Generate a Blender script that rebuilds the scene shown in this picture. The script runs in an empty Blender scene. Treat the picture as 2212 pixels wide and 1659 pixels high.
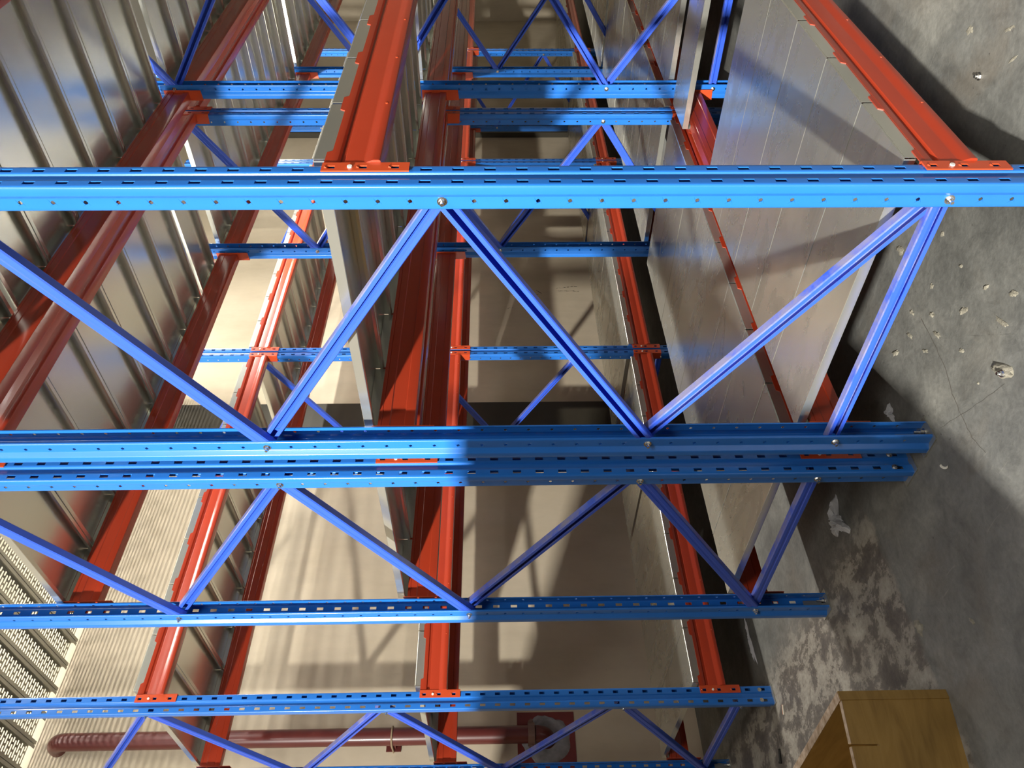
import bpy, math, random
from mathutils import Vector, Matrix
random.seed(7)
SC = bpy.context.scene
COL = SC.collection

# ------------------------------------------------------------------ camera
F_PX, W_PX, H_PX = 1637.04, 2212.0, 1659.0
YAW, PITCH, ROLL = 0.785787, -0.018990, -0.008559
CAM = Vector((-1.5588, -0.9529, 1.3864))
fw = Vector((math.cos(PITCH)*math.cos(YAW), math.cos(PITCH)*math.sin(YAW), math.sin(PITCH)))
rt = Vector((math.sin(YAW), -math.cos(YAW), 0.0))
up = rt.cross(fw)
r2 = math.cos(ROLL)*rt + math.sin(ROLL)*up
u2 = -math.sin(ROLL)*rt + math.cos(ROLL)*up
cam_d = bpy.data.cameras.new('camera')
cam_d.sensor_fit = 'HORIZONTAL'; cam_d.sensor_width = 36.0
cam_d.lens = F_PX/W_PX*36.0
cam_d.clip_start = 0.02; cam_d.clip_end = 200
cam = bpy.data.objects.new('camera', cam_d); COL.objects.link(cam)
ix, iy, iz = -u2, r2, -fw            # the phone was held sideways: picture right is world down
cam.matrix_world = Matrix(((ix.x, iy.x, iz.x, CAM.x), (ix.y, iy.y, iz.y, CAM.y), (ix.z, iy.z, iz.z, CAM.z), (0, 0, 0, 1)))
SC.camera = cam

# ------------------------------------------------------------------ light
SC.view_settings.view_transform = 'Standard'; SC.view_settings.look = 'None'
SC.view_settings.gamma = 1.0; SC.view_settings.use_curve_mapping = False
SC.view_settings.exposure = 0.22
wd = bpy.data.worlds.new('world'); SC.world = wd; wd.use_nodes = True
wd.node_tree.nodes['Background'].inputs[0].default_value = (1.0, 0.96, 0.9, 1)
wd.node_tree.nodes['Background'].inputs[1].default_value = 0.03

def area(name, loc, target, sx, sy, power, col=(1, 0.965, 0.885)):
    l = bpy.data.lights.new(name, 'AREA'); l.shape = 'RECTANGLE'; l.size = sx; l.size_y = sy
    l.energy = power; l.color = col
    o = bpy.data.objects.new(name, l); COL.objects.link(o)
    o.location = loc
    d = Vector(target)-Vector(loc)
    o.rotation_euler = d.to_track_quat('-Z', 'Y').to_euler()
    return o
def point(name, loc, power, r=0.12, col=(1, 0.96, 0.9)):
    l = bpy.data.lights.new(name, 'POINT'); l.energy = power; l.shadow_soft_size = r; l.color = col
    o = bpy.data.objects.new(name, l); COL.objects.link(o); o.location = loc
    return o
# floodlight at the far end of the hall behind the photographer, raking along the rows
area('hall_lamp', (-8.6, -1.8, 4.3), (0.0, 0.6, 1.2), 0.26, 0.26, 340).data.spread = math.radians(64)
# added soft fill from the hall side, lifts the ambient light
area('hall_fill', (-2.6, -3.2, 6.0), (0.8, 1.2, 0.6), 3.0, 1.2, 165)
# strip lamps hanging over the aisle in front of the near row
area('aisle_lamp', (1.6, -1.0, 6.2), (1.6, -0.6, 0.0), 3.2, 0.4, 120)
# lamps in the passage between the second row and the row by the wall
area('passage_lamp', (4.0, 2.45, 3.9), (4.0, 2.45, 0.0), 1.2, 0.12, 120)
area('passage_lamp', (1.4, 2.45, 4.3), (1.4, 2.6, 0.0), 1.2, 0.12, 40)
area('passage_lamp', (7.0, 2.45, 3.9), (7.0, 2.45, 0.0), 1.2, 0.12, 60)
# lamps above the upper walkway
for x_ in (0.3, 2.3, 4.3):
    area('upper_tube_lamp', (x_, 2.7, 5.9), (x_, 2.7, 0.0), 1.5, 0.035, 75)
point('upper_lamp', (0.6, 2.4, 6.0), 90, 0.1)
point('upper_lamp', (3.8, 2.2, 6.0), 90, 0.1)

# ------------------------------------------------------------------ materials
MATS = {}
def nodes_of(name):
    m = bpy.data.materials.new(name); m.use_nodes = True
    nt = m.node_tree; b = nt.nodes['Principled BSDF']
    MATS[name] = m
    return m, nt, b
def N(nt, t, **kw):
    n = nt.nodes.new(t)
    for k, v in kw.items():
        if k.startswith('_'): setattr(n, k[1:], v)
        else: n.inputs[k].default_value = v
    return n
def noise(nt, vec, scale, detail=4, rough=0.55, dist=0.0):
    n = N(nt, 'ShaderNodeTexNoise', Scale=scale, Detail=detail, Roughness=rough, Distortion=dist)
    nt.links.new(vec, n.inputs['Vector']); return n.outputs['Fac']
def ramp(nt, fac, stops):
    r = nt.nodes.new('ShaderNodeValToRGB'); nt.links.new(fac, r.inputs['Fac'])
    el = r.color_ramp.elements
    while len(el) < len(stops): el.new(0.5)
    for e, (p, c) in zip(el, stops):
        e.position = p; e.color = (c if len(c) == 4 else (*c, 1)) if isinstance(c, tuple) else (c, c, c, 1)
    return r.outputs['Color']
def mix(nt, fac, a, b, mode='MIX'):
    m = nt.nodes.new('ShaderNodeMix'); m.data_type = 'RGBA'; m.blend_type = mode
    for sock, v in ((m.inputs[0], fac), (m.inputs[6], a), (m.inputs[7], b)):
        if isinstance(v, (int, float)): sock.default_value = v
        elif isinstance(v, tuple): sock.default_value = (*v, 1) if len(v) == 3 else v
        else: nt.links.new(v, sock)
    return m.outputs[2]
def bump(nt, b, h, strength, dist=0.01):
    n = N(nt, 'ShaderNodeBump', Strength=strength, Distance=dist)
    nt.links.new(h, n.inputs['Height']); nt.links.new(n.outputs['Normal'], b.inputs['Normal'])
def gpos(nt): return nt.nodes.new('ShaderNodeNewGeometry').outputs['Position']
def ocoord(nt): return nt.nodes.new('ShaderNodeTexCoord').outputs['Object']
def scaled(nt, vec, s):
    m = nt.nodes.new('ShaderNodeMapping'); m.inputs['Scale'].default_value = s
    nt.links.new(vec, m.inputs['Vector']); return m.outputs['Vector']

def paint(name, col, rough=0.3, var=0.12, coat=0.3):
    m, nt, b = nodes_of(name)
    p = gpos(nt)
    f = noise(nt, p, 6, 5)
    c = mix(nt, f, tuple(x*(1-var) for x in col), tuple(min(1, x*(1+var)) for x in col))
    nt.links.new(c, b.inputs['Base Color'])
    b.inputs['Roughness'].default_value = rough
    b.inputs['Coat Weight'].default_value = coat; b.inputs['Coat Roughness'].default_value = 0.12
    bump(nt, b, noise(nt, p, 260, 2), 0.04, 0.002)
    return m
paint('post_blue', (0.018, 0.150, 0.54), 0.28)
m = paint('brace_blue', (0.030, 0.095, 0.62), 0.4, 0.1, 0.15)
def dusty(name):                       # grey dust lying on the upward side of the braces
    m = MATS[name]; nt = m.node_tree; b = nt.nodes['Principled BSDF']
    src = b.inputs['Base Color'].links[0].from_socket
    g = nt.nodes.new('ShaderNodeNewGeometry'); s = nt.nodes.new('ShaderNodeSeparateXYZ')
    nt.links.new(g.outputs['Normal'], s.inputs[0])
    r = ramp(nt, s.outputs['Z'], [(0.45, 0.0), (0.8, 1.0)])
    f = ramp(nt, noise(nt, gpos(nt), 9, 6, 0.7), [(0.35, 0.0), (0.6, 0.75)])
    k = mix(nt, 1.0, r, f, 'MULTIPLY')
    nt.links.new(mix(nt, k, src, (0.28, 0.25, 0.26)), b.inputs['Base Color'])
dusty('brace_blue')
paint('beam_red', (0.34, 0.034, 0.012), 0.27, 0.1, 0.22)
paint('plate_orange', (0.52, 0.065, 0.018), 0.35, 0.1, 0.25)
paint('pipe_red', (0.095, 0.017, 0.014), 0.38, 0.25, 0.2)
paint('wall_plate_red', (0.16, 0.02, 0.016), 0.5, 0.3, 0.0)

def galv(name, base=0.75, rough=0.28, metal=0.86):
    m, nt, b = nodes_of(name)
    g = gpos(nt)
    st = noise(nt, scaled(nt, g, (2.2, 0.8, 2.2)), 1.0, 2, 0.5)
    c = ramp(nt, st, [(0.3, (base*0.95, base*0.95, base*0.86)), (0.7, (base*1.02, base*1.02, base*0.93))])
    # handling smears and dust lying on the upper side
    nz = nt.nodes.new('ShaderNodeSeparateXYZ'); gg = nt.nodes.new('ShaderNodeNewGeometry'); nt.links.new(gg.outputs['True Normal'], nz.inputs[0])
    upk = ramp(nt, nz.outputs['Z'], [(0.6, 0.0), (0.9, 1.0)])
    sm = noise(nt, scaled(nt, g, (6, 2.4, 6)), 1.2, 5, 0.6, 1.0)
    k = mix(nt, 1.0, ramp(nt, sm, [(0.46, 0.0), (0.74, 0.55)]), upk, 'MULTIPLY')
    c = mix(nt, k, c, (base*0.62, base*0.59, base*0.50))
    nt.links.new(c, b.inputs['Base Color'])
    b.inputs['Metallic'].default_value = metal
    r = N(nt, 'ShaderNodeMapRange'); r.inputs[3].default_value = rough*0.88; r.inputs[4].default_value = rough*1.15
    nt.links.new(st, r.inputs[0])
    ma = N(nt, 'ShaderNodeMath', _operation='MULTIPLY_ADD'); nt.links.new(k, ma.inputs[0]); ma.inputs[1].default_value = 0.16; nt.links.new(r.outputs[0], ma.inputs[2])
    nt.links.new(ma.outputs[0], b.inputs['Roughness'])
    return m
galv('galvanised', 0.76, 0.24)
galv('zinc', 0.5, 0.4)
galv('perforated', 0.40, 0.45)

m, nt, b = nodes_of('white_plastic'); b.inputs['Base Color'].default_value = (0.75, 0.72, 0.68, 1); b.inputs['Roughness'].default_value = 0.4
m, nt, b = nodes_of('dark_mark'); b.inputs['Base Color'].default_value = (0.03, 0.026, 0.02, 1); b.inputs['Roughness'].default_value = 0.9

# cream wall
m, nt, b = nodes_of('cream_wall')
p = gpos(nt)
big = noise(nt, p, 0.9, 5, 0.6)
fine = noise(nt, scaled(nt, p, (1, 1, 0.35)), 7, 6, 0.6)
c = ramp(nt, big, [(0.3, (0.47, 0.395, 0.285)), (0.7, (0.58, 0.50, 0.38))])
c = mix(nt, 0.35, c, ramp(nt, fine, [(0.3, 0.72), (0.6, 1.0)]), 'MULTIPLY')
spot = ramp(nt, noise(nt, p, 26, 2), [(0.21, 0.25), (0.25, 1.0)])
c = mix(nt, 0.5, c, spot, 'MULTIPLY')
nt.links.new(c, b.inputs['Base Color']); b.inputs['Roughness'].default_value = 0.75
bump(nt, b, noise(nt, p, 90, 3), 0.06, 0.003)
paint('dark_strip', (0.035, 0.030, 0.020), 0.5, 0.3, 0.0)
m, nt, b = nodes_of('hall_grey'); b.inputs['Base Color'].default_value = (0.20, 0.195, 0.18, 1); b.inputs['Roughness'].default_value = 0.8
m, nt, b = nodes_of('hall_white'); b.inputs['Base Color'].default_value = (0.60, 0.60, 0.58, 1); b.inputs['Roughness'].default_value = 0.8

# concrete floor
m, nt, b = nodes_of('concrete')
p = gpos(nt)
s = nt.nodes.new('ShaderNodeSeparateXYZ'); nt.links.new(p, s.inputs[0])
n1 = noise(nt, p, 1.6, 6, 0.62, 0.3); n2 = noise(nt, p, 9, 7, 0.68, 0.8); n3 = noise(nt, p, 55, 4, 0.6)
smooth = ramp(nt, n1, [(0.28, (0.095, 0.097, 0.092)), (0.5, (0.158, 0.158, 0.145)), (0.72, (0.24, 0.235, 0.208))])
smooth = mix(nt, 0.7, smooth, ramp(nt, n2, [(0.3, 0.5), (0.65, 1.12)]), 'MULTIPLY')
smooth = mix(nt, 0.5, smooth, ramp(nt, n3, [(0.3, 0.6), (0.7, 1.12)]), 'MULTIPLY')
brown = noise(nt, p, 2.6, 5, 0.6, 0.6)
smooth = mix(nt, ramp(nt, brown, [(0.52, 0.0), (0.70, 0.38)]), smooth, (0.125, 0.098, 0.068))
pit = noise(nt, p, 38, 3, 0.6)
smooth = mix(nt, ramp(nt, pit, [(0.69, 0.0), (0.74, 0.8)]), smooth, (0.045, 0.04, 0.034))
scr = noise(nt, scaled(nt, p, (22, 3, 1)), 2.0, 4, 0.7, 1.5)
smooth = mix(nt, ramp(nt, scr, [(0.64, 0.0), (0.78, 0.35)]), smooth, (0.36, 0.34, 0.29))
# rough patched strip along the passage mouth (y > 1.4)
patch = ramp(nt, noise(nt, scaled(nt, p, (8.5, 5.5, 1)), 1.0, 9, 0.74, 0.25), [(0.38, (0.085, 0.075, 0.067)), (0.49, (0.125, 0.110, 0.095)), (0.515, (0.23, 0.21, 0.178)), (0.64, (0.30, 0.28, 0.24))])
patch = mix(nt, 0.5, patch, ramp(nt, n3, [(0.3, 0.5), (0.7, 1.1)]), 'MULTIPLY')
my = N(nt, 'ShaderNodeMath', _operation='MULTIPLY_ADD'); nt.links.new(n2, my.inputs[0]); my.inputs[1].default_value = 0.12
nt.links.new(s.outputs['Y'], my.inputs[2])
ky = ramp(nt, my.outputs[0], [(0.0, 0.0), (1.0, 1.0)])
mr = N(nt, 'ShaderNodeMapRange'); mr.inputs[1].default_value = 1.45; mr.inputs[2].default_value = 1.475
nt.links.new(my.outputs[0], mr.inputs[0])
mx = N(nt, 'ShaderNodeMapRange'); mx.inputs[1].default_value = 0.20; mx.inputs[2].default_value = 0.02
nt.links.new(s.outputs['X'], mx.inputs[0])
k = N(nt, 'ShaderNodeMath', _operation='MULTIPLY'); nt.links.new(mr.outputs[0], k.inputs[0]); nt.links.new(mx.outputs[0], k.inputs[1])
c = mix(nt, k.outputs[0], smooth, patch)
nt.links.new(c, b.inputs['Base Color'])
rr = N(nt, 'ShaderNodeMapRange'); rr.inputs[3].default_value = 0.38; rr.inputs[4].default_value = 0.75
nt.links.new(n1, rr.inputs[0]); nt.links.new(rr.outputs[0], b.inputs['Roughness'])
hh = mix(nt, 0.5, n2, n3)
bump(nt, b, hh, 0.22, 0.012)

m, nt, b = nodes_of('floor_crack'); b.inputs['Base Color'].default_value = (0.075, 0.068, 0.058, 1); b.inputs['Roughness'].default_value = 0.9
# plywood
m, nt, b = nodes_of('plywood')
o = ocoord(nt)
gr = noise(nt, scaled(nt, o, (2.2, 2.2, 14)), 1.6, 6, 0.6, 1.4)
bl = noise(nt, o, 3.5, 3, 0.5, 0.5)
c = ramp(nt, gr, [(0.28, (0.24, 0.135, 0.032)), (0.5, (0.31, 0.182, 0.045)), (0.72, (0.36, 0.22, 0.062))])
c = mix(nt, 0.6, c, ramp(nt, bl, [(0.3, 0.6), (0.65, 1.05)]), 'MULTIPLY')
nt.links.new(c, b.inputs['Base Color']); b.inputs['Roughness'].default_value = 0.5
bump(nt, b, gr, 0.05, 0.004)
m, nt, b = nodes_of('ply_edge')
nt.links.new(ramp(nt, noise(nt, gpos(nt), 40, 5), [(0.3, (0.20, 0.13, 0.07)), (0.7, (0.46, 0.36, 0.27))]), b.inputs['Base Color']); b.inputs['Roughness'].default_value = 0.85
m, nt, b = nodes_of('cement')
nt.links.new(ramp(nt, noise(nt, gpos(nt), 70, 5), [(0.3, (0.14, 0.13, 0.10)), (0.7, (0.26, 0.24, 0.19))]), b.inputs['Base Color']); b.inputs['Roughness'].default_value = 0.95
bump(nt, b, noise(nt, gpos(nt), 160, 4), 0.5, 0.004)
m, nt, b = nodes_of('plastic_film')
b.inputs['Base Color'].default_value = (0.72, 0.72, 0.74, 1); b.inputs['Roughness'].default_value = 0.15
b.inputs['Transmission Weight'].default_value = 0.3; b.inputs['IOR'].default_value = 1.1
m, nt, b = nodes_of('grey_sealant'); b.inputs['Roughness'].default_value = 0.6
nt.links.new(ramp(nt, noise(nt, gpos(nt), 18, 5), [(0.3, (0.16, 0.155, 0.16)), (0.7, (0.30, 0.29, 0.30))]), b.inputs['Base Color'])
m, nt, b = nodes_of('coupling_brown'); b.inputs['Base Color'].default_value = (0.14, 0.075, 0.055, 1); b.inputs['Roughness'].default_value = 0.45
m, nt, b = nodes_of('bracket_tan'); b.inputs['Base Color'].default_value = (0.30, 0.22, 0.14, 1); b.inputs['Roughness'].default_value = 0.5
m, nt, b = nodes_of('paper_white'); b.inputs['Base Color'].default_value = (0.62, 0.59, 0.5, 1); b.inputs['Roughness'].default_value = 0.8
m, nt, b = nodes_of('paper_orange'); b.inputs['Base Color'].default_value = (0.5, 0.16, 0.05, 1); b.inputs['Roughness'].default_value = 0.7
m, nt, b = nodes_of('rubber_black'); b.inputs['Base Color'].default_value = (0.015, 0.014, 0.013, 1); b.inputs['Roughness'].default_value = 0.7
m, nt, b = nodes_of('chrome'); b.inputs['Base Color'].default_value = (0.75, 0.74, 0.72, 1); b.inputs['Metallic'].default_value = 1; b.inputs['Roughness'].default_value = 0.22

# ------------------------------------------------------------------ helpers
class MB:
    def __init__(s): s.v = []; s.f = []
    def box(s, x0, x1, y0, y1, z0, z1):
        n = len(s.v)
        s.v += [(x0,y0,z0),(x1,y0,z0),(x1,y1,z0),(x0,y1,z0),(x0,y0,z1),(x1,y0,z1),(x1,y1,z1),(x0,y1,z1)]
        s.f += [(n,n+3,n+2,n+1),(n+4,n+5,n+6,n+7),(n,n+1,n+5,n+4),(n+1,n+2,n+6,n+5),(n+2,n+3,n+7,n+6),(n+3,n,n+4,n+7)]
        return s
    def strip(s, sec, a, b, closed=False, caps=False):
        """sweep a section (list of points) given as two end lists"""
        n = len(s.v); k = len(sec)
        s.v += [tuple(p) for p in a]+[tuple(p) for p in b]
        for i in range(k if closed else k-1):
            j = (i+1) % k
            s.f.append((n+i, n+j, n+k+j, n+k+i))
        if caps:
            s.f.append(tuple(n+i for i in reversed(range(k)))); s.f.append(tuple(n+k+i for i in range(k)))
        return s
    def cyl(s, c, ax, r, h, seg=12, r2=None):
        c = Vector(c); ax = Vector(ax).normalized()
        a = ax.orthogonal().normalized(); b = ax.cross(a)
        r2 = r if r2 is None else r2
        A = [c+r*(math.cos(t)*a+math.sin(t)*b) for t in [2*math.pi*i/seg for i in range(seg)]]
        B = [c+ax*h+r2*(math.cos(t)*a+math.sin(t)*b) for t in [2*math.pi*i/seg for i in range(seg)]]
        return s.strip(A, A, B, True, True)
    def mesh(s, name, smooth=False):
        me = bpy.data.meshes.new(name); me.from_pydata(s.v, [], s.f); me.update()
        if smooth:
            for p in me.polygons: p.use_smooth = True
        return me
def obj(name, me, mat, parent=None, loc=(0, 0, 0), rot=None):
    if isinstance(me, MB): me = me.mesh(name)
    if mat and not me.materials: me.materials.append(MATS[mat])
    o = bpy.data.objects.new(name, me); COL.objects.link(o)
    o.location = loc
    if rot: o.rotation_euler = rot
    if parent: o.parent = parent
    return o
def empty(name, loc, label, cat, group=None, kind='thing'):
    o = bpy.data.objects.new(name, None); COL.objects.link(o); o.location = loc; o.empty_display_size = 0.1
    return tag(o, label, cat, group, kind)
def tag(o, label, cat, group=None, kind='thing'):
    o['label'] = label; o['category'] = cat
    if group: o['group'] = group
    o['kind'] = kind
    return o
def struct(name, mb, mat, label=None):
    o = obj(name, mb, mat); o['kind'] = 'structure'
    if label: o['label'] = label
    return o
def solid(o, t, off=0.0):
    md = o.modifiers.new('sheet', 'SOLIDIFY'); md.thickness = t; md.offset = off
    return o
def soften(me, deg=33):
    for p in me.polygons: p.use_smooth = True
    me.set_sharp_from_angle(angle=math.radians(deg))
    return me
def bake(me_obj):
    """turn an object with modifiers into a plain mesh that copies can share"""
    dg = bpy.context.evaluated_depsgraph_get()
    me = bpy.data.meshes.new_from_object(me_obj.evaluated_get(dg))
    me_obj.modifiers.clear(); me_obj.data = me
    return me

# ------------------------------------------------------------------ the place
struct('floor', MB().box(-12, 14, -7, 8.1, -0.1, 0.0), 'concrete', 'grey stained concrete floor with rough patched strip')
YW = 4.5
wl = MB().box(-12, 14, YW, 4.9, 0, 7)
wall = struct('wall_left', wl, 'cream_wall', 'cream plastered wall behind the racks')
struct('trim_1', MB().box(2.95, 3.56, 4.42, YW, 0, 6.6), 'dark_strip', 'dark brown upright strip on the cream wall')  # plain dark brown strips standing proud of the wall
struct('trim_2', MB().box(9.14, 9.60, 4.42, YW, 0, 6.6), 'dark_strip', 'second dark brown upright strip farther along the wall')
struct('wall_back', MB().box(13.9, 14, -7, 4.5, 0, 7), 'cream_wall')
struct('wall_right', MB().box(-12, 14, -7.1, -7, 0, 7), 'hall_grey')
struct('wall_front', MB().box(-12.1, -12, -7, 5.4, 0, 7), 'hall_grey')
struct('ceiling', MB().box(-12, 14, -7, 8.1, 6.6, 6.7), 'hall_white')

# hairline cracks in the plaster
def crack(pts, w):
    mb = MB()
    a = []; b = []
    for i, (x, z) in enumerate(pts):
        ww = w*(0.4+0.6*math.sin(math.pi*(i+0.5)/len(pts)))
        a.append((x, YW-0.0012, z-ww)); b.append((x, YW-0.0012, z+ww))
    mb.strip(a, a, b)
    return obj('crack', mb, 'dark_mark', wall)
def jag(x0, z0, x1, z1, n, j):
    return [(x0+(x1-x0)*i/n+random.uniform(-j, j), z0+(z1-z0)*i/n+random.uniform(-j, j)) for i in range(n+1)]

crack(jag(5.46, 0.70, 5.50, 0.43, 14, 0.008), 0.011); crack(jag(5.41, 0.70, 5.40, 0.43, 14, 0.008), 0.011)
crack(jag(5.42, 0.93, 5.36, 0.86, 6, 0.006), 0.005); crack(jag(5.31, 0.965, 5.36, 0.905, 5, 0.005), 0.005); crack(jag(5.09, 1.28, 5.12, 1.20, 5, 0.005), 0.004)
FLOOR = bpy.data.objects['floor']
def floor_crack(pts, w):
    mb = MB(); a = [(x-w*random.uniform(0.4, 1), y-w*random.uniform(0.4, 1), 0.0006) for x, y in pts]; b = [(x+w*random.uniform(0.4, 1), y+w*random.uniform(0.4, 1), 0.0006) for x, y in pts]
    mb.strip(a, a, b)
    return obj('crack', mb, 'floor_crack', FLOOR)
def poly(pts, n=6, j=0.002):
    out = []
    for (x0, y0), (x1, y1) in zip(pts[:-1], pts[1:]):
        out += [(x0+(x1-x0)*i/n+random.uniform(-j, j), y0+(y1-y0)*i/n+random.uniform(-j, j)) for i in range(n)]
    return out+[pts[-1]]
floor_crack(poly([(0.315, 0.64), (0.219, 0.645), (0.117, 0.66), (0.028, 0.693), (-0.062, 0.709), (-0.129, 0.715), (-0.20, 0.70)]), 0.0018)
floor_crack(poly([(-0.121, 0.504), (-0.068, 0.652), (-0.002, 0.818)]), 0.0014)
floor_crack(poly([(-0.081, 0.354), (0.079, 0.502), (0.212, 0.633)]), 0.0011)

# ------------------------------------------------------------------ rack posts
PITCH_M = 0.075
HOLE0, SLOT0 = 0.0125, 0.050
POST_H = 4.5
def post_mesh():
    # section from one rear lip round the front to the other; (u, v), v towards the front
    def arc(cx, cy, r, a0, a1, n=3): return [(cx+r*math.cos(math.radians(a0+(a1-a0)*i/n)), cy+r*math.sin(math.radians(a0+(a1-a0)*i/n))) for i in range(n+1)]
    half = [(0.0255, -0.0220)]+arc(0.0280, -0.0185, 0.0035, -90, 0)+[(0.0315, -0.010), (0.0315, 0.010)]
    half += [(0.0318, 0.0120), (0.0328, 0.0135), (0.0436, 0.0232), (0.0450, 0.0250), (0.0455, 0.0275)]
    half += arc(0.0410, 0.0435, 0.0045, 0, 90)+[(0.0340, 0.0480), (0.0210, 0.0480), (0.0155, 0.0480), (0.0138, 0.0470), (0.0112, 0.0415), (0.0095, 0.0405)]
    sec = half + [(-u, v) for u, v in reversed(half)]
    hi_ = half.index((0.0315, -0.010)); si_ = half.index((0.0340, 0.0480))
    N2 = len(sec)
    holes = (hi_, N2-2-hi_); slots = (si_, N2-2-si_)
    n = len(sec)
    zs = [0.004]; kinds = []
    k = 0
    while True:
        z = k*PITCH_M
        rows = [(z+HOLE0-0.010, 'hole'), (z+HOLE0+0.010, None), (z+SLOT0-0.0135, 'slot'), (z+SLOT0+0.0135, None)]
        if z+PITCH_M > POST_H: break
        for zz, kd in rows:
            if zz <= zs[-1]+1e-4:
                continue
            zs.append(zz); kinds.append(kd)
        k += 1
    zs.append(POST_H); kinds = [None]+kinds
    mb = MB()
    for z in zs: mb.v += [(u, v, z) for u, v in sec]
    for r in range(len(zs)-1):
        kd = kinds[r] if r < len(kinds) else None
        for c in range(n-1):
            q = (r*n+c, r*n+c+1, (r+1)*n+c+1, (r+1)*n+c)
            if kd == 'slot' and c in slots: continue
            if kd == 'hole' and c in holes:
                P = [Vector(mb.v[i]) for i in q]; ctr = sum(P, Vector())/4
                eu = (P[1]-P[0]).normalized(); ez = Vector((0, 0, 1))
                n0 = len(mb.v); S = 12
                for i in range(S):
                    t = math.pi*(1.25+2*i/S)
                    mb.v.append(tuple(ctr+0.0052*(math.cos(t)*eu+math.sin(t)*ez)))
                per = S//4
                for side in range(4):
                    for j in range(per):
                        i0 = n0+(side*per+j) % S; i1 = n0+(side*per+j+1) % S
                        if j == 0: mb.f.append((q[side], i1, i0)) if per == 1 else mb.f.append((q[side], i1, i0))
                        else: mb.f.append((q[side], i1, i0))
                    i1 = n0+(side*per+per) % S
                    mb.f.append((q[side], q[(side+1) % 4], i1))
                continue
            mb.f.append(q)
    o = obj('tmp', mb.mesh('post', True), 'post_blue'); solid(o, 0.0022)
    me = bake(o); bpy.data.objects.remove(o)
    soften(me)
    return me
POST = post_mesh()

def base_plate_mesh():
    mb = MB()
    pts = [(-0.049, -0.026), (-0.049, 0.064), (-0.045, 0.068), (0.045, 0.068), (0.049, 0.064), (0.049, -0.026), (0.046, -0.029), (-0.046, -0.029)]
    mb.strip(pts, [(x, y, 0.0) for x, y in pts], [(x, y, 0.005) for x, y in pts], True, True)
    mb.box(-0.026, 0.026, 0.034, 0.0375, 0.005, 0.085)          # upstand inside the post
    return mb.mesh('base_plate')
BASE = base_plate_mesh()
def bolt_mesh(r=0.0075, h=0.007, shank=0.010):
    mb = MB(); mb.cyl((0, 0, 0), (0, 0, 1), r*1.45, 0.0018, 12); mb.cyl((0, 0, 0.0018), (0, 0, 1), r, h, 6); mb.cyl((0, 0, h), (0, 0, 1), r*0.55, shank, 8)
    return mb.mesh('bolt')
BOLT = bolt_mesh(0.0085); SCREW = bolt_mesh(0.007, 0.005, 0.003)
ANCHOR = bolt_mesh(0.009, 0.012, 0.022)

def brace_mb(P, Q, x0, x1, open_near, w=0.040, lip=0.0125):
    """lipped channel in the plane of the frame from P=(y,z) to Q; x0 < x1 is its depth"""
    P = Vector((0, P[0], P[1])); Q = Vector((0, Q[0], Q[1]))
    d = (Q-P).normalized(); nn = Vector((0, -d.z, d.y))
    if nn.z < 0: nn = -nn
    P = P-d*0.012; Q = Q+d*0.012
    a, bk = (x0, x1) if open_near else (x1, x0)
    h = w/2; e = 0.003*(1 if bk > a else -1)
    sec = [(-h+lip, a), (-h+0.002, a), (-h, a+e), (-h, bk-e), (-h+0.003, bk), (-0.006, bk), (-0.003, bk-0.6*e), (0.003, bk-0.6*e), (0.006, bk), (h-0.003, bk), (h, bk-e), (h, a+e), (h-0.002, a), (h-lip, a)]
    mb = MB()
    A = [P+nn*s+Vector((x, 0, 0)) for s, x in sec]; B = [Q+nn*s+Vector((x, 0, 0)) for s, x in sec]
    return mb.strip(sec, A, B)

ROWS = {'A': (-0.048, 0.927, 0.0), 'B': (1.022, 2.011, 0.0), 'C': (2.876, 3.960, -0.012)}   # outer faces of front and rear posts, shift along the row
FX = [0.0, 2.603, 5.44, 8.28, 11.12]
XC = 0.032
ROWNAME = {'A': 'nearest rack row', 'B': 'middle rack row', 'C': 'wall-side rack row'}
NTH = ['first', 'second', 'third', 'fourth', 'fifth', 'sixth', 'seventh', 'eighth', 'ninth', 'tenth']

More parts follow.
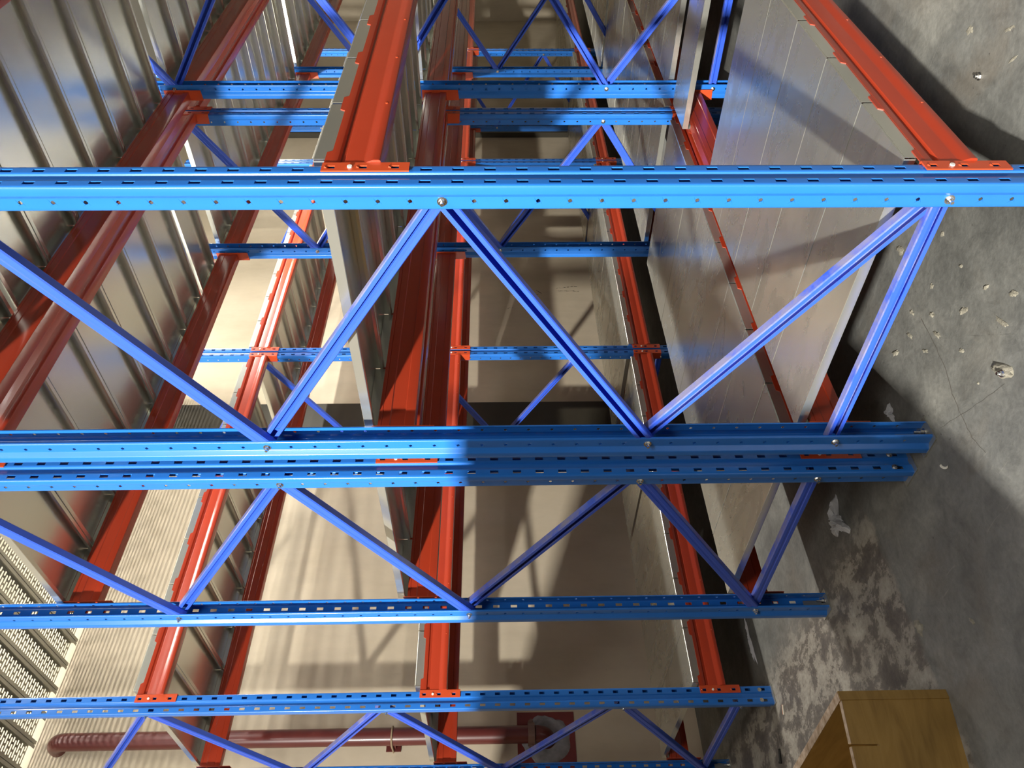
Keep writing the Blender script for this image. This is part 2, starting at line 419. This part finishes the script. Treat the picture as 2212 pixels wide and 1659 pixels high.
def frame(row, k):
    yf, yr, sh = ROWS[row]
    x = FX[k]+XC+sh
    end = 'end frame of the' if k == 0 else NTH[k]+' frame along the'
    root = empty('rack_frame', (x, yf, 0), 'blue slotted upright frame, %s %s' % (end, ROWNAME[row]), 'rack frame', 'upright frames of the racks')
    L = yr-yf
    yh = {0: 0.048, 1: L-0.048}                       # hole lines, measured from the frame's front face
    for s in (0, 1):
        p = obj('post', POST, 'post_blue', root, (0, yh[s], 0), (0, 0, math.pi if s == 0 else 0))
        obj('base_plate', BASE, 'zinc', p)
        obj('anchor_bolt', ANCHOR, 'chrome', p, (0.010, 0.008, 0.005))
        for u in (-0.026, 0.026):
            obj('bolt', SCREW, 'chrome', p, (u, 0.049, 0.065), (-math.pi/2, 0, 0))
    b0 = 0.3125 if (k == 0 and row != 'C') else 0.1625
    lo, hi = (0, 1) if row == 'A' else (1, 0)          # side carrying nodes b0+1.2, b0+2.4 / side carrying b0+0.6, b0+1.8
    near = (-0.0290, -0.0010); far = (0.0010, 0.0290)
    def br(s1, z1, s2, z2, half, op):
        o = obj('brace', brace_mb((yh[s1], z1), (yh[s2], z2), half[0], half[1], op).mesh('brace'), 'brace_blue', root)
        solid(o, 0.002)
    br(0, b0, 1, b0, (-0.013, 0.013), row == 'A')
    br(lo, b0, hi, b0+0.6, far if row == 'A' else near, row == 'A')
    br(lo, b0+1.2, hi, b0+0.6, near if row == 'A' else far, True)
    br(lo, b0+1.2, hi, b0+1.8, far if row == 'A' else near, row == 'A')
    br(lo, b0+2.4, hi, b0+1.8, near if row == 'A' else far, row != 'A')
    br(lo, b0+2.4, hi, b0+3.0, far if row == 'A' else near, row == 'A')
    br(lo, b0+3.6, hi, b0+3.0, near if row == 'A' else far, row != 'A')
    nodes = [(lo, b0), (hi, b0), (hi, b0+0.6), (lo, b0+1.2), (hi, b0+1.8), (lo, b0+2.4), (hi, b0+3.0), (lo, b0+3.6)]
    for s, z in nodes:
        obj('bolt', BOLT, 'chrome', root, (-0.0328, yh[s], z), (0, -math.pi/2, 0))
        obj('bolt', SCREW, 'chrome', root, (0.0328, yh[s], z), (0, math.pi/2, 0))
    return root
FRAMES = [('A', 0), ('A', 1), ('B', 0), ('B', 1), ('B', 2), ('C', 0), ('C', 1), ('C', 2), ('C', 3)]
for r_, k_ in FRAMES: frame(r_, k_)

# ------------------------------------------------------------------ beams
LEVELS = [0.267, 1.692, 3.117]
LEVNAME = ['lowest', 'middle', 'top']
def beam_mesh(length):
    # section (o, z): o outwards from the post's front face; open towards the deck at the top
    sec = [(-0.040, 0.086), (-0.002, 0.086), (0.0025, 0.0865), (0.0032, 0.088), (0.0045, 0.0880), (0.0045, 0.0720), (0.0038, 0.0700), (-0.002, 0.0672), (-0.0035, 0.0655), (-0.0035, 0.0565), (-0.002, 0.0548), (0.0038, 0.0520), (0.0045, 0.0500),
           (0.0045, 0.0100), (0.0052, 0.0060), (0.0070, 0.0020), (0.0105, -0.0080), (0.0125, -0.0130), (0.0135, -0.0180), (0.0135, -0.0290), (0.0128, -0.0318), (0.0108, -0.0338), (0.0085, -0.0340), (-0.036, -0.034), (-0.0388, -0.0330), (-0.040, -0.030), (-0.040, -0.002), (-0.037, 0.001), (-0.037, 0.045), (-0.040, 0.048), (-0.040, 0.072), (-0.038, 0.074), (-0.040, 0.076)]
    mb = MB()
    mb.strip(sec, [(0, o, z) for o, z in sec], [(length, o, z) for o, z in sec], True, True)
    return mb
def end_plate_mesh(flip):
    """L-shaped hook plate; origin at the post's centre line on its front face; beam towards +x (or -x if flip)"""
    s = -1 if flip else 1
    mb = MB(); t = 0.004
    x0, x1 = 0.011, 0.0495
    zr = [-0.103, -0.079, -0.061, -0.004, 0.014, 0.071, 0.089, 0.102]
    xs = [x0, 0.0215, 0.0345, x1]
    # front leg with three hook openings
    def q(xa, xb, za, zb):
        n = len(mb.v)
        mb.v += [(s*xa, t, za), (s*xb, t, za), (s*xb, t, zb), (s*xa, t, zb)]
        mb.f.append((n, n+1, n+2, n+3) if s > 0 else (n+3, n+2, n+1, n))
    for i in range(len(zr)-1):
        for j in range(3):
            if i in (1, 3, 5) and j == 1: continue
            q(xs[j], xs[j+1], zr[i], zr[i+1])
    # side leg
    n = len(mb.v)
    hz = [-0.103, 0.102]; ys = [t, -0.050]
    mb.v += [(s*x1, ys[0], hz[0]), (s*x1, ys[1], hz[0]+0.004), (s*x1, ys[1], hz[1]), (s*x1, ys[0], hz[1])]
    mb.f.append((n, n+1, n+2, n+3))
    # hook tongues bent inwards under each opening
    for zc in (-0.061, 0.014, 0.089):
        n = len(mb.v)
        mb.v += [(s*0.0240, t, zc+0.001), (s*0.0320, t, zc+0.001), (s*0.0300, t+0.0035, zc+0.007), (s*0.0260, t+0.0035, zc+0.007)]
        mb.f.append((n, n+1, n+2, n+3))
    o = obj('tmp', mb.mesh('end_plate'), 'plate_orange'); solid(o, 0.0034, -1 if not flip else -1)
    me = bake(o); bpy.data.objects.remove(o)
    return me
PLATE = {False: end_plate_mesh(False), True: end_plate_mesh(True)}
def pin_mesh():
    mb = MB(); mb.cyl((0, 0, 0), (0, 1, 0), 0.006, 0.007, 8); return mb.mesh('safety_pin')
PIN = pin_mesh()
def tab_mesh():
    pts = [(-0.046, 0.087), (-0.038, 0.101), (0.034, 0.101), (0.042, 0.087)]
    return MB().strip(pts, [(x, 0.0005, zz) for x, zz in pts], [(x, 0.0030, zz) for x, zz in pts], True, True).mesh('beam_tab')
TAB = tab_mesh()
JOINTS = {}
def beam(row, bay, lev, side):
    yf, yr, sh = ROWS[row]
    xa = FX[bay]+XC+sh; xb = FX[bay+1]+XC+sh
    L = xb-xa-2*0.0497
    sign = -1 if side == 0 else 1
    y = yf if side == 0 else yr
    z = LEVELS[lev]
    lab = 'red %s beam of %s shelf, %s bay of the %s' % ('front' if side == 0 else 'rear', LEVNAME[lev], NTH[bay], ROWNAME[row])
    root = empty('shelf_beam', (xa, y, z), lab, 'beam', 'red shelf beams')
    key = (round(L, 3), row, bay, lev, side)
    mb = beam_mesh(L)
    body = obj('beam_profile', soften(mb.mesh('beam_profile'), 30), 'beam_red', root, (0.0497 if side == 1 else 0.0497+L, 0, 0), (0, 0, 0 if side == 1 else math.pi))
    # upstanding tabs at the panel joints and nibs on the lower edge
    for xj in JOINTS.get((row, bay, lev), []):
        xl = xj-(FX[bay]+XC+sh)
        if xl < 0.06 or xl > xb-xa-0.06: continue
        oo = 0.0045*sign
        obj('beam_tab', TAB, 'beam_red', root, (xl, oo, 0), (0, 0, 0 if side == 0 else math.pi))
    nib = MB()
    for i in range(int(L/0.3)):
        xn = 0.35+i*0.3
        nib.cyl((xn, 0.0135*sign, -0.020), (0, sign, 0), 0.0035, 0.0015, 8)
    if lev < 2 and side == 0 and nib.v: obj('rivets', nib.mesh('rivets'), 'plate_orange', root)['kind'] = 'stuff'
    for flip in (False, True):
        e = obj('end_plate', PLATE[flip != (side == 0)] if False else PLATE[flip], 'plate_orange', root, ((xb-xa) if flip else 0, 0, 0))
        if side == 0:
            e.scale = (1, -1, 1)
        obj('safety_pin', PIN, 'white_plastic', root, (((xb-xa)-0.028) if flip else 0.028, 0.004 if side == 1 else -0.011, 0.036))
    return root

# ------------------------------------------------------------------ decks
PW = 0.2985; PSTEP = 0.302
def panel_mesh(L, w=PW):
    mb = MB(); h = w/2; c = 0.0025; d = 0.0010
    sec = [(-h+0.020, -0.0215), (-h+0.018, -0.030), (-h+0.0015, -0.030), (-h, -0.0285), (-h, -d), (-h+d, 0), (h-d, 0), (h, -d), (h, -0.0285), (h-0.0015, -0.030), (h-0.018, -0.030), (h-0.020, -0.0215)]
    y0, y1 = -L/2+c, L/2-c
    mb.strip(sec, [(x, y0, z) for x, z in sec], [(x, y1, z) for x, z in sec])
    for s in (-1, 1):
        yy = s*L/2
        for pts in ([(-h+c, yy-s*c, 0), (h-c, yy-s*c, 0), (h-c, yy, -c), (-h+c, yy, -c)], [(-h+c, yy, -c), (h-c, yy, -c), (h-c, yy, -0.0425), (-h+c, yy, -0.0425)]):
            n = len(mb.v); mb.v += pts; mb.f.append((n, n+1, n+2, n+3))
        n = len(mb.v)       # fold returns inwards at the bottom
        mb.v += [(-h+c, yy, -0.0425), (h-c, yy, -0.0425), (h-c, yy-s*0.020, -0.0425), (-h+c, yy-s*0.020, -0.0425)]; mb.f.append((n, n+1, n+2, n+3))
    o = obj('tmp', mb.mesh('deck_panel'), 'galvanised'); solid(o, 0.0012, -1)
    me = bake(o); bpy.data.objects.remove(o)
    return me
PANEL = {}
def deck(row, bay, lev, starts):
    yf, yr, sh = ROWS[row]
    y0, y1 = yf-0.0010, yr+0.0010
    L = round(y1-y0, 4)
    if L not in PANEL: PANEL[L] = panel_mesh(L)
    z = LEVELS[lev]+0.130
    lab = 'galvanised deck of %s shelf, %s bay of the %s' % (LEVNAME[lev], NTH[bay], ROWNAME[row])
    root = empty('shelf_deck', (starts[0], (y0+y1)/2, z), lab, 'shelf', 'galvanised shelf decks')
    for x in starts:
        dz = random.uniform(-0.0008, 0.0008)
        obj('deck_panel', PANEL[L], 'galvanised', root, (x+PW/2-starts[0], 0, dz))
    JOINTS[(row, bay, lev)] = [x-0.001 for x in starts]+[starts[-1]+PW+0.001]
    return root
def run(x0, n, gaps=()):
    """starts of n panels; gaps {index: extra gap before it}; None drops it"""
    out = []; x = x0
    gaps = dict(gaps)
    for i in range(n):
        g = gaps.get(i, 0.0)
        if g is None: x += PSTEP; continue
        x += g; out.append(x); x += PSTEP
    return out
SPEC = {}
for row, bays in (('A', 2), ('B', 3), ('C', 4)):
    for bay in range(bays):
        for lev in range(3):
            sh = ROWS[row][2]
            if bay == 0: s = run(0.105+sh, 8)
            else: s = run(FX[bay]+0.090+sh, 9)
            SPEC[(row, bay, lev)] = s
SPEC[('A', 0, 0)] = run(0.105, 8, {5: None, 6: None})
SPEC[('A', 0, 2)] = run(0.100, 8, {2: 0.025})
SPEC[('B', 0, 2)] = run(0.077, 8, {7: 0.035})
SPEC[('C', 0, 0)] = run(0.088, 8, {5: 0.045})
for key, s in SPEC.items():
    deck(*key, s)
for key in SPEC:
    for side in (0, 1): beam(*key, side)

# ------------------------------------------------------------------ perforated upper walkway
def perf_mesh(w, L):
    mb = MB(); h = w/2
    pitch = 0.028; slot = 0.0145
    y = -L/2+0.02; r = 0
    def quad(xa, xb, ya, yb):
        n = len(mb.v); mb.v += [(xa, ya, 0), (xb, ya, 0), (xb, yb, 0), (xa, yb, 0)]; mb.f.append((n, n+1, n+2, n+3))
    quad(-h, h, -L/2, y)
    EV = [-h, -0.066, -0.006, 0.010, 0.066, h]; OD = [-h, -0.078, -0.048, -0.032, 0.032, 0.048, 0.078, h]
    while y+pitch <= L/2-0.01:
        X = EV if r % 2 == 0 else OD
        quad(-h, h, y, y+pitch-slot)
        for i in range(0, len(X)-1, 2): quad(X[i], X[i+1], y+pitch-slot, y+pitch)
        y += pitch; r += 1
    quad(-h, h, y, L/2)
    for s in (-1, 1):
        n = len(mb.v)
        mb.v += [(s*h, -L/2, 0), (s*h, L/2, 0), (s*h, L/2, -0.045), (s*h, -L/2, -0.045), (s*(h-0.022), -L/2, -0.045), (s*(h-0.022), L/2, -0.045)]
        mb.f += [(n, n+1, n+2, n+3), (n+3, n+2, n+5, n+4)]
    return mb.mesh('walkway_plank')
PLW, PLL, PLZ = 0.178, 1.60, 4.60
PERF = perf_mesh(PLW, PLL)
for j, yc in enumerate((4.46-0.8, 4.46-2.42, 4.46-4.04)):
    root = empty('walkway_deck', (-0.6, yc, PLZ), 'perforated steel walkway overhead, run %s' % ['next to the cream wall', 'over the middle rack row', 'over the nearest rack row'][j], 'walkway', 'perforated overhead walkways')
    for i in range(24):
        obj('walkway_plank', PERF, 'perforated', root, (i*0.184, 0, 0))

# ------------------------------------------------------------------ fire pipe on the wall
PX, PY, PR = 0.40, 4.385, 0.057
pr = empty('fire_pipe', (PX, YW, 1.07), 'dark red vertical fire pipe clamped to the cream wall', 'pipe')
mb = MB()
path = [Vector((0, 0.05, 0.0)), Vector((0, -0.03, 0.0))]
R = 0.085
for i in range(9):
    t = math.pi/2*i/8
    path.append(Vector((0, -0.03-R*math.sin(t), R*(1-math.cos(t)))))
path = [Vector((0, -0.001, 0)), Vector((0, -0.02, 0))]+[Vector((0, -0.03-R*math.sin(math.pi/2*i/8), R*(1-math.cos(math.pi/2*i/8)))) for i in range(9)]
def tube(mb, path, r, seg=20):
    rings = []
    for i, p in enumerate(path):
        d = (path[min(i+1, len(path)-1)]-path[max(i-1, 0)]).normalized()
        a = Vector((1, 0, 0)); b = d.cross(a).normalized(); a = b.cross(d)
        rings.append([p+r*(math.cos(2*math.pi*k/seg)*a+math.sin(2*math.pi*k/seg)*b) for k in range(seg)])
    n0 = len(mb.v)
    for rg in rings: mb.v += [tuple(q) for q in rg]
    for i in range(len(rings)-1):
        for k in range(seg):
            k2 = (k+1) % seg
            mb.f.append((n0+i*seg+k, n0+i*seg+k2, n0+(i+1)*seg+k2, n0+(i+1)*seg+k))
    return mb
obj('elbow', tube(MB(), path, PR*1.02).mesh('elbow', True), 'pipe_red', pr)
top = [Vector((0, -0.115, 0.085)), Vector((0, -0.115, 3.25))]+[Vector((0, -0.115+R*(1-math.cos(math.pi/2*i/8)), 3.25+R*math.sin(math.pi/2*i/8))) for i in range(1, 9)]+[Vector((0, -0.001, 3.335))]
obj('pipe', tube(MB(), top, PR).mesh('pipe', True), 'pipe_red', pr)
mb = MB(); mb.cyl((0, -0.115, 0.085), (0, 0, 1), PR+0.018, 0.045, 24)
cp = obj('coupling', mb.mesh('coupling'), 'coupling_brown', pr)
mb = MB(); mb.cyl((-0.085, -0.135, 0.107), (0, 1, 0), 0.012, 0.05, 8); mb.cyl((0.085, -0.135, 0.107), (0, 1, 0), 0.012, 0.05, 8)
mb.box(-0.09, -0.06, -0.13, -0.10, 0.092, 0.124); mb.box(0.06, 0.09, -0.13, -0.10, 0.092, 0.124)
obj('coupling_bolts', mb.mesh('coupling_bolts'), 'coupling_brown', cp)
mb = MB(); S = 40
for k in range(S):
    t = 2*math.pi*k/S; rr_ = 0.165+0.008*math.sin(5*t)+random.uniform(-0.006, 0.006)
    mb.v += [(0.062*math.cos(t), -0.010, 0.062*math.sin(t)), (0.10*math.cos(t), -0.020, 0.10*math.sin(t)), (0.145*math.cos(t), -0.022, 0.145*math.sin(t)), (rr_*math.cos(t), -0.006, rr_*math.sin(t))]
for k in range(S):
    k2 = (k+1) % S
    for j in range(3): mb.f.append((4*k+j, 4*k+j+1, 4*k2+j+1, 4*k2+j))
obj('wall_collar', mb.mesh('wall_collar', True), 'grey_sealant', pr)
wp = MB(); wp.box(-0.19, 0.19, -0.006, 0.0, -0.20, 0.20)
tag(obj('wall_plate', wp.mesh('wall_plate'), 'wall_plate_red', None, (PX, YW, 1.07)), 'dark red square painted plate where the pipe enters the wall', 'wall plate')
# pipe bracket
mb = MB(); mb.box(-0.045, -0.005, -0.10, 0.0, 1.03, 1.07); mb.box(-0.06, 0.02, -0.012, 0, 1.0, 1.10)
bk = obj('pipe_bracket', mb.mesh('pipe_bracket'), 'pipe_red', pr)
ub = [Vector((0.063*math.cos(t), -0.115+0.0, 0)) for t in ()]
mb = MB(); pts = [Vector((-0.063, 0.0, 1.05)), Vector((-0.063, -0.115, 1.05))]+[Vector((-0.063*math.cos(t), -0.115-0.063*math.sin(t), 1.05)) for t in [math.pi*i/10 for i in range(1, 11)]]+[Vector((0.063, 0.0, 1.05))]
rings = []
for i, p in enumerate(pts):
    d = (pts[min(i+1, len(pts)-1)]-pts[max(i-1, 0)]).normalized(); b_ = Vector((0, 0, 1)); a_ = d.cross(b_)
    rings.append([p+0.006*(math.cos(2*math.pi*k/8)*a_+math.sin(2*math.pi*k/8)*b_) for k in range(8)])
for rg in rings: mb.v += [tuple(q) for q in rg]
for i in range(len(rings)-1):
    for k in range(8):
        mb.f.append((i*8+k, i*8+(k+1) % 8, (i+1)*8+(k+1) % 8, (i+1)*8+k))
obj('u_bolt', mb.mesh('u_bolt'), 'bracket_tan', pr)

# ------------------------------------------------------------------ plywood crate
crate = empty('plywood_crate', (-0.618, 1.380, 0), 'open plywood crate with a saw-cut notch, standing on the patched floor', 'crate')
t_ = 0.018; H_ = 0.335; W_ = 0.62; D_ = 0.60
df = Vector((-0.970, 0.245, 0)); ds = Vector((-0.075, 0.997, 0))      # the two board directions, the crate has racked out of square
nf = Vector((0.245, 0.970, 0)); nsd = Vector((0.997, 0.075, 0))
def board(name, o_, d, n_, L_, th, z0, z1, mat='plywood', notch=None):
    mb = MB()
    out = [(0, z0), (L_, z0), (L_, z1), (0, z1)] if notch is None else [(0, z0), (L_, z0), (L_, z1), (notch+0.003, z1), (notch+0.003, z1-0.085), (notch-0.002, z1-0.085), (notch-0.003, z1), (0, z1)]
    k_ = len(out)
    mb.strip(out, [o_+d*a+Vector((0, 0, z)) for a, z in out], [o_+d*a+n_*th+Vector((0, 0, z)) for a, z in out], True)
    for off in (0, k_):
        if notch is None: mb.f.append(tuple(off+i for i in range(4)))
        else: mb.f += [(off+1, off+2, off+3, off+4), (off+0, off+1, off+4, off+5), (off+0, off+5, off+6, off+7)]
    return obj(name, mb.mesh(name), mat, crate)
O_ = Vector((0, 0, 0))
board('front_board', O_, df, nf, W_, t_, 0, H_, notch=0.125)
board('side_board', O_-ds*0.004, ds, nsd, D_, 0.028, 0, H_+0.004)
board('back_board', ds*(D_-t_), df, nf, W_, t_, 0, H_)
board('far_board', df*W_, ds, -nsd, D_, t_, 0, H_)
board('bottom_board', ds*0.02, df, ds, W_, D_-0.04, 0, 0.012)
board('front_rim', O_-nf*0.0004, df, nf, 0.12, t_+0.0008, H_, H_+0.0015, 'ply_edge')
board('front_rim', df*0.130-nf*0.0004, df, nf, W_-0.13, t_+0.0008, H_, H_+0.0015, 'ply_edge')
board('side_rim', O_, ds, nsd, D_, 0.028, H_+0.004, H_+0.0055, 'ply_edge')

# unseen crate stack, added beside the camera to shade the passage mouth
for i, (x, y, z) in enumerate([(-2.55, 0.22, 0), (-2.55, 1.42, 0), (-2.55, 2.62, 0), (-2.55, 0.22, 1.07), (-2.55, 1.42, 1.07), (-2.55, 2.62, 1.07)]):
    st = empty('shade_crate', (x, y, z), 'added shade-casting crate out of view, %s, %s of the stack' % (['nearest', 'middle', 'farthest'][i % 3], ['bottom', 'top'][i//3]), 'crate', 'added shade-casting crates')
    obj('shade_crate_box', MB().box(0, 0.62, 0, 1.16, 0.05, 1.03).mesh('shade_crate_box'), 'plywood', st)
    for yy in (0.05, 0.53, 1.01): obj('runner', MB().box(0, 0.62, yy, yy+0.1, 0, 0.05).mesh('runner'), 'plywood', st)
    obj('lid', MB().box(-0.01, 0.63, -0.01, 1.17, 1.03, 1.07).mesh('lid'), 'plywood', st)

# ------------------------------------------------------------------ things lying on the floor
def lump(x, y, rx, ry, h, ang=0, seed=0):
    rnd = random.Random(seed)
    mb = MB(); S = 14; rings = 4
    ph = [rnd.uniform(0.65, 1.25) for _ in range(S)]
    for r in range(rings):
        f = [1.0, 0.85, 0.55, 0.2][r]; zz = [0.0, 0.45, 0.85, 1.0][r]*h
        for k in range(S):
            t = 2*math.pi*k/S; q = ph[k]*(1 if r < 2 else 0.9)*rnd.uniform(0.88, 1.12)
            px, py = rx*f*q*math.cos(t), ry*f*q*math.sin(t)
            mb.v.append((px*math.cos(ang)-py*math.sin(ang), px*math.sin(ang)+py*math.cos(ang), zz*rnd.uniform(0.85, 1.15) if r else 0.0))
    for r in range(rings-1):
        for k in range(S):
            mb.f.append((r*S+k, r*S+(k+1) % S, (r+1)*S+(k+1) % S, (r+1)*S+k))
    mb.f.append(tuple((rings-1)*S+k for k in range(S)))
    return mb.mesh('cement_lump')
LUMPS = [(0.263,0.389,.013,.008,.006), (0.343,0.525,.010,.009,.006), (0.579,0.552,.028,.018,.009), (0.277,0.589,.022,.011,.008), (0.163,0.479,.020,.011,.008),
         (0.215,0.616,.022,.008,.008), (0.085,0.568,.016,.009,.006), (0.356,0.826,.022,.010,.008), (0.331,0.724,.020,.008,.007),
         (0.228,0.699,.022,.008,.007), (-0.038,0.582,.008,.006,.004), (0.006,0.388,.030,.008,.006), (0.024,0.305,.020,.012,.008), (0.127,0.362,.020,.010,.007),
         (0.708,-0.129,.016,.011,.007), (0.535,-0.195,.022,.006,.004), (0.463,-0.143,.026,.006,.005), (-0.384,1.376,.026,.018,.014), (-0.506,1.102,.014,.008,.006), (0.41,0.373,.012,.012,.006), (0.374,0.659,.020,.011,.008)]
for i, (x, y, rx, ry, h) in enumerate(LUMPS):
    h *= 0.6; q_ = 0.7+0.5*((i*37) % 10)/10; rx *= q_; ry *= q_
    tag(obj('cement_lump', lump(x, y, rx, ry, h, 0.6+0.4*math.sin(i*2.1), i), 'cement', None, (x, y, 0)), 'small pale crumb of cement on the grey concrete floor', 'cement lump', 'crumbs of cement on the floor')
tag(obj('cement_splash', lump(0, 0, .050, .022, .014, 0.5, 99), 'cement', None, (-0.085, 0.485, 0)), 'large pale cement splash with a shiny nut stuck in it', 'cement lump')
def nut(x, y, z, label):
    mb = MB(); mb.cyl((0, 0, 0), (0, 0, 1), 0.011, 0.004, 14); mb.cyl((0, 0, 0.004), (0, 0, 1), 0.008, 0.007, 6); mb.cyl((0, 0, 0.011), (0, 0, 1), 0.0045, 0.006, 8)
    tag(obj('hex_bolt', mb.mesh('hex_bolt'), 'chrome', None, (x, y, z)), label, 'bolt')
nut(0.568, -0.052, 0, 'shiny steel bolt head in the floor beside the lowest red beam')
nut(-0.105, 0.478, 0.010, 'shiny steel nut sitting in the pale cement splash')
def film(loc, rx, ry, h, seed, label):
    rnd = random.Random(seed); mb = MB(); n = 16
    for j in range(n+1):
        for i in range(n+1):
            u, v = i/n*2-1, j/n*2-1
            edge = max(0, 1-max(abs(u), abs(v))**3)
            a = math.atan2(v, u); q = 0.75+0.35*math.sin(3*a+seed)+0.15*math.sin(7*a)
            mb.v.append((rx*u*q+rnd.uniform(-.05, .05)*rx, ry*v*q+rnd.uniform(-.05, .05)*ry, 0.002+h*edge*rnd.uniform(0.1, 1.0)))
    for j in range(n):
        for i in range(n): mb.f.append((j*(n+1)+i, j*(n+1)+i+1, (j+1)*(n+1)+i+1, (j+1)*(n+1)+i))
    tag(obj('plastic_scrap', mb.mesh('plastic_scrap'), 'plastic_film', None, loc), label, 'plastic scrap')
film((0.205, 1.617, 0), 0.075, 0.060, 0.045, 3, 'crumpled clear plastic film on the floor under the middle rack')
film((0.228, 0.998, 0), 0.035, 0.020, 0.022, 5, 'small wisp of plastic film beside the foot of the back-to-back posts')
film((0.369, 3.002, 0), 0.13, 0.020, 0.015, 8, 'thin twisted strip of plastic under the rack along the cream wall')
mb = MB(); pts = [(0.018*math.cos(t), 0.010*math.sin(t)) for t in [math.pi*0.2+math.pi*0.7*i/8 for i in range(9)]]
a_ = [(1.0*x*1.4, y*1.4, 0.003) for x, y in pts]; b_ = [(x*1.1, y*1.1-0.004, 0.001) for x, y in pts]
mb.strip(a_, a_, b_)
o = tag(obj('paper_curl', mb.mesh('paper_curl'), 'paper_white', None, (-0.097, 0.88, 0), (0, 0, 0.7)), 'curled white sliver of paper on the bare floor', 'paper scrap'); solid(o, 0.001)
sc = empty('wrapper_scrap', (-0.091, 2.787, 0), 'small white and orange wrapper near the foot of the wall row', 'wrapper')
obj('white_half', MB().box(-0.022, 0.022, -0.009, 0, 0, 0.006).mesh('white_half'), 'paper_white', sc); obj('orange_half', MB().box(-0.022, 0.022, 0, 0.007, 0, 0.005).mesh('orange_half'), 'paper_orange', sc)
sc.rotation_euler = (0, 0, -0.5)
mb = MB(); mb.cyl((-0.03, 0, 0.006), (1, 0, 0), 0.006, 0.06, 8); mb.cyl((-0.036, 0, 0.007), (1, 0, 0), 0.009, 0.008, 8)
tag(obj('rubber_stub', mb.mesh('rubber_stub'), 'rubber_black', None, (-0.234, 2.99, 0), (0, 0, -0.5)), 'short black rubber stub on the floor beside the crate', 'rubber stub')
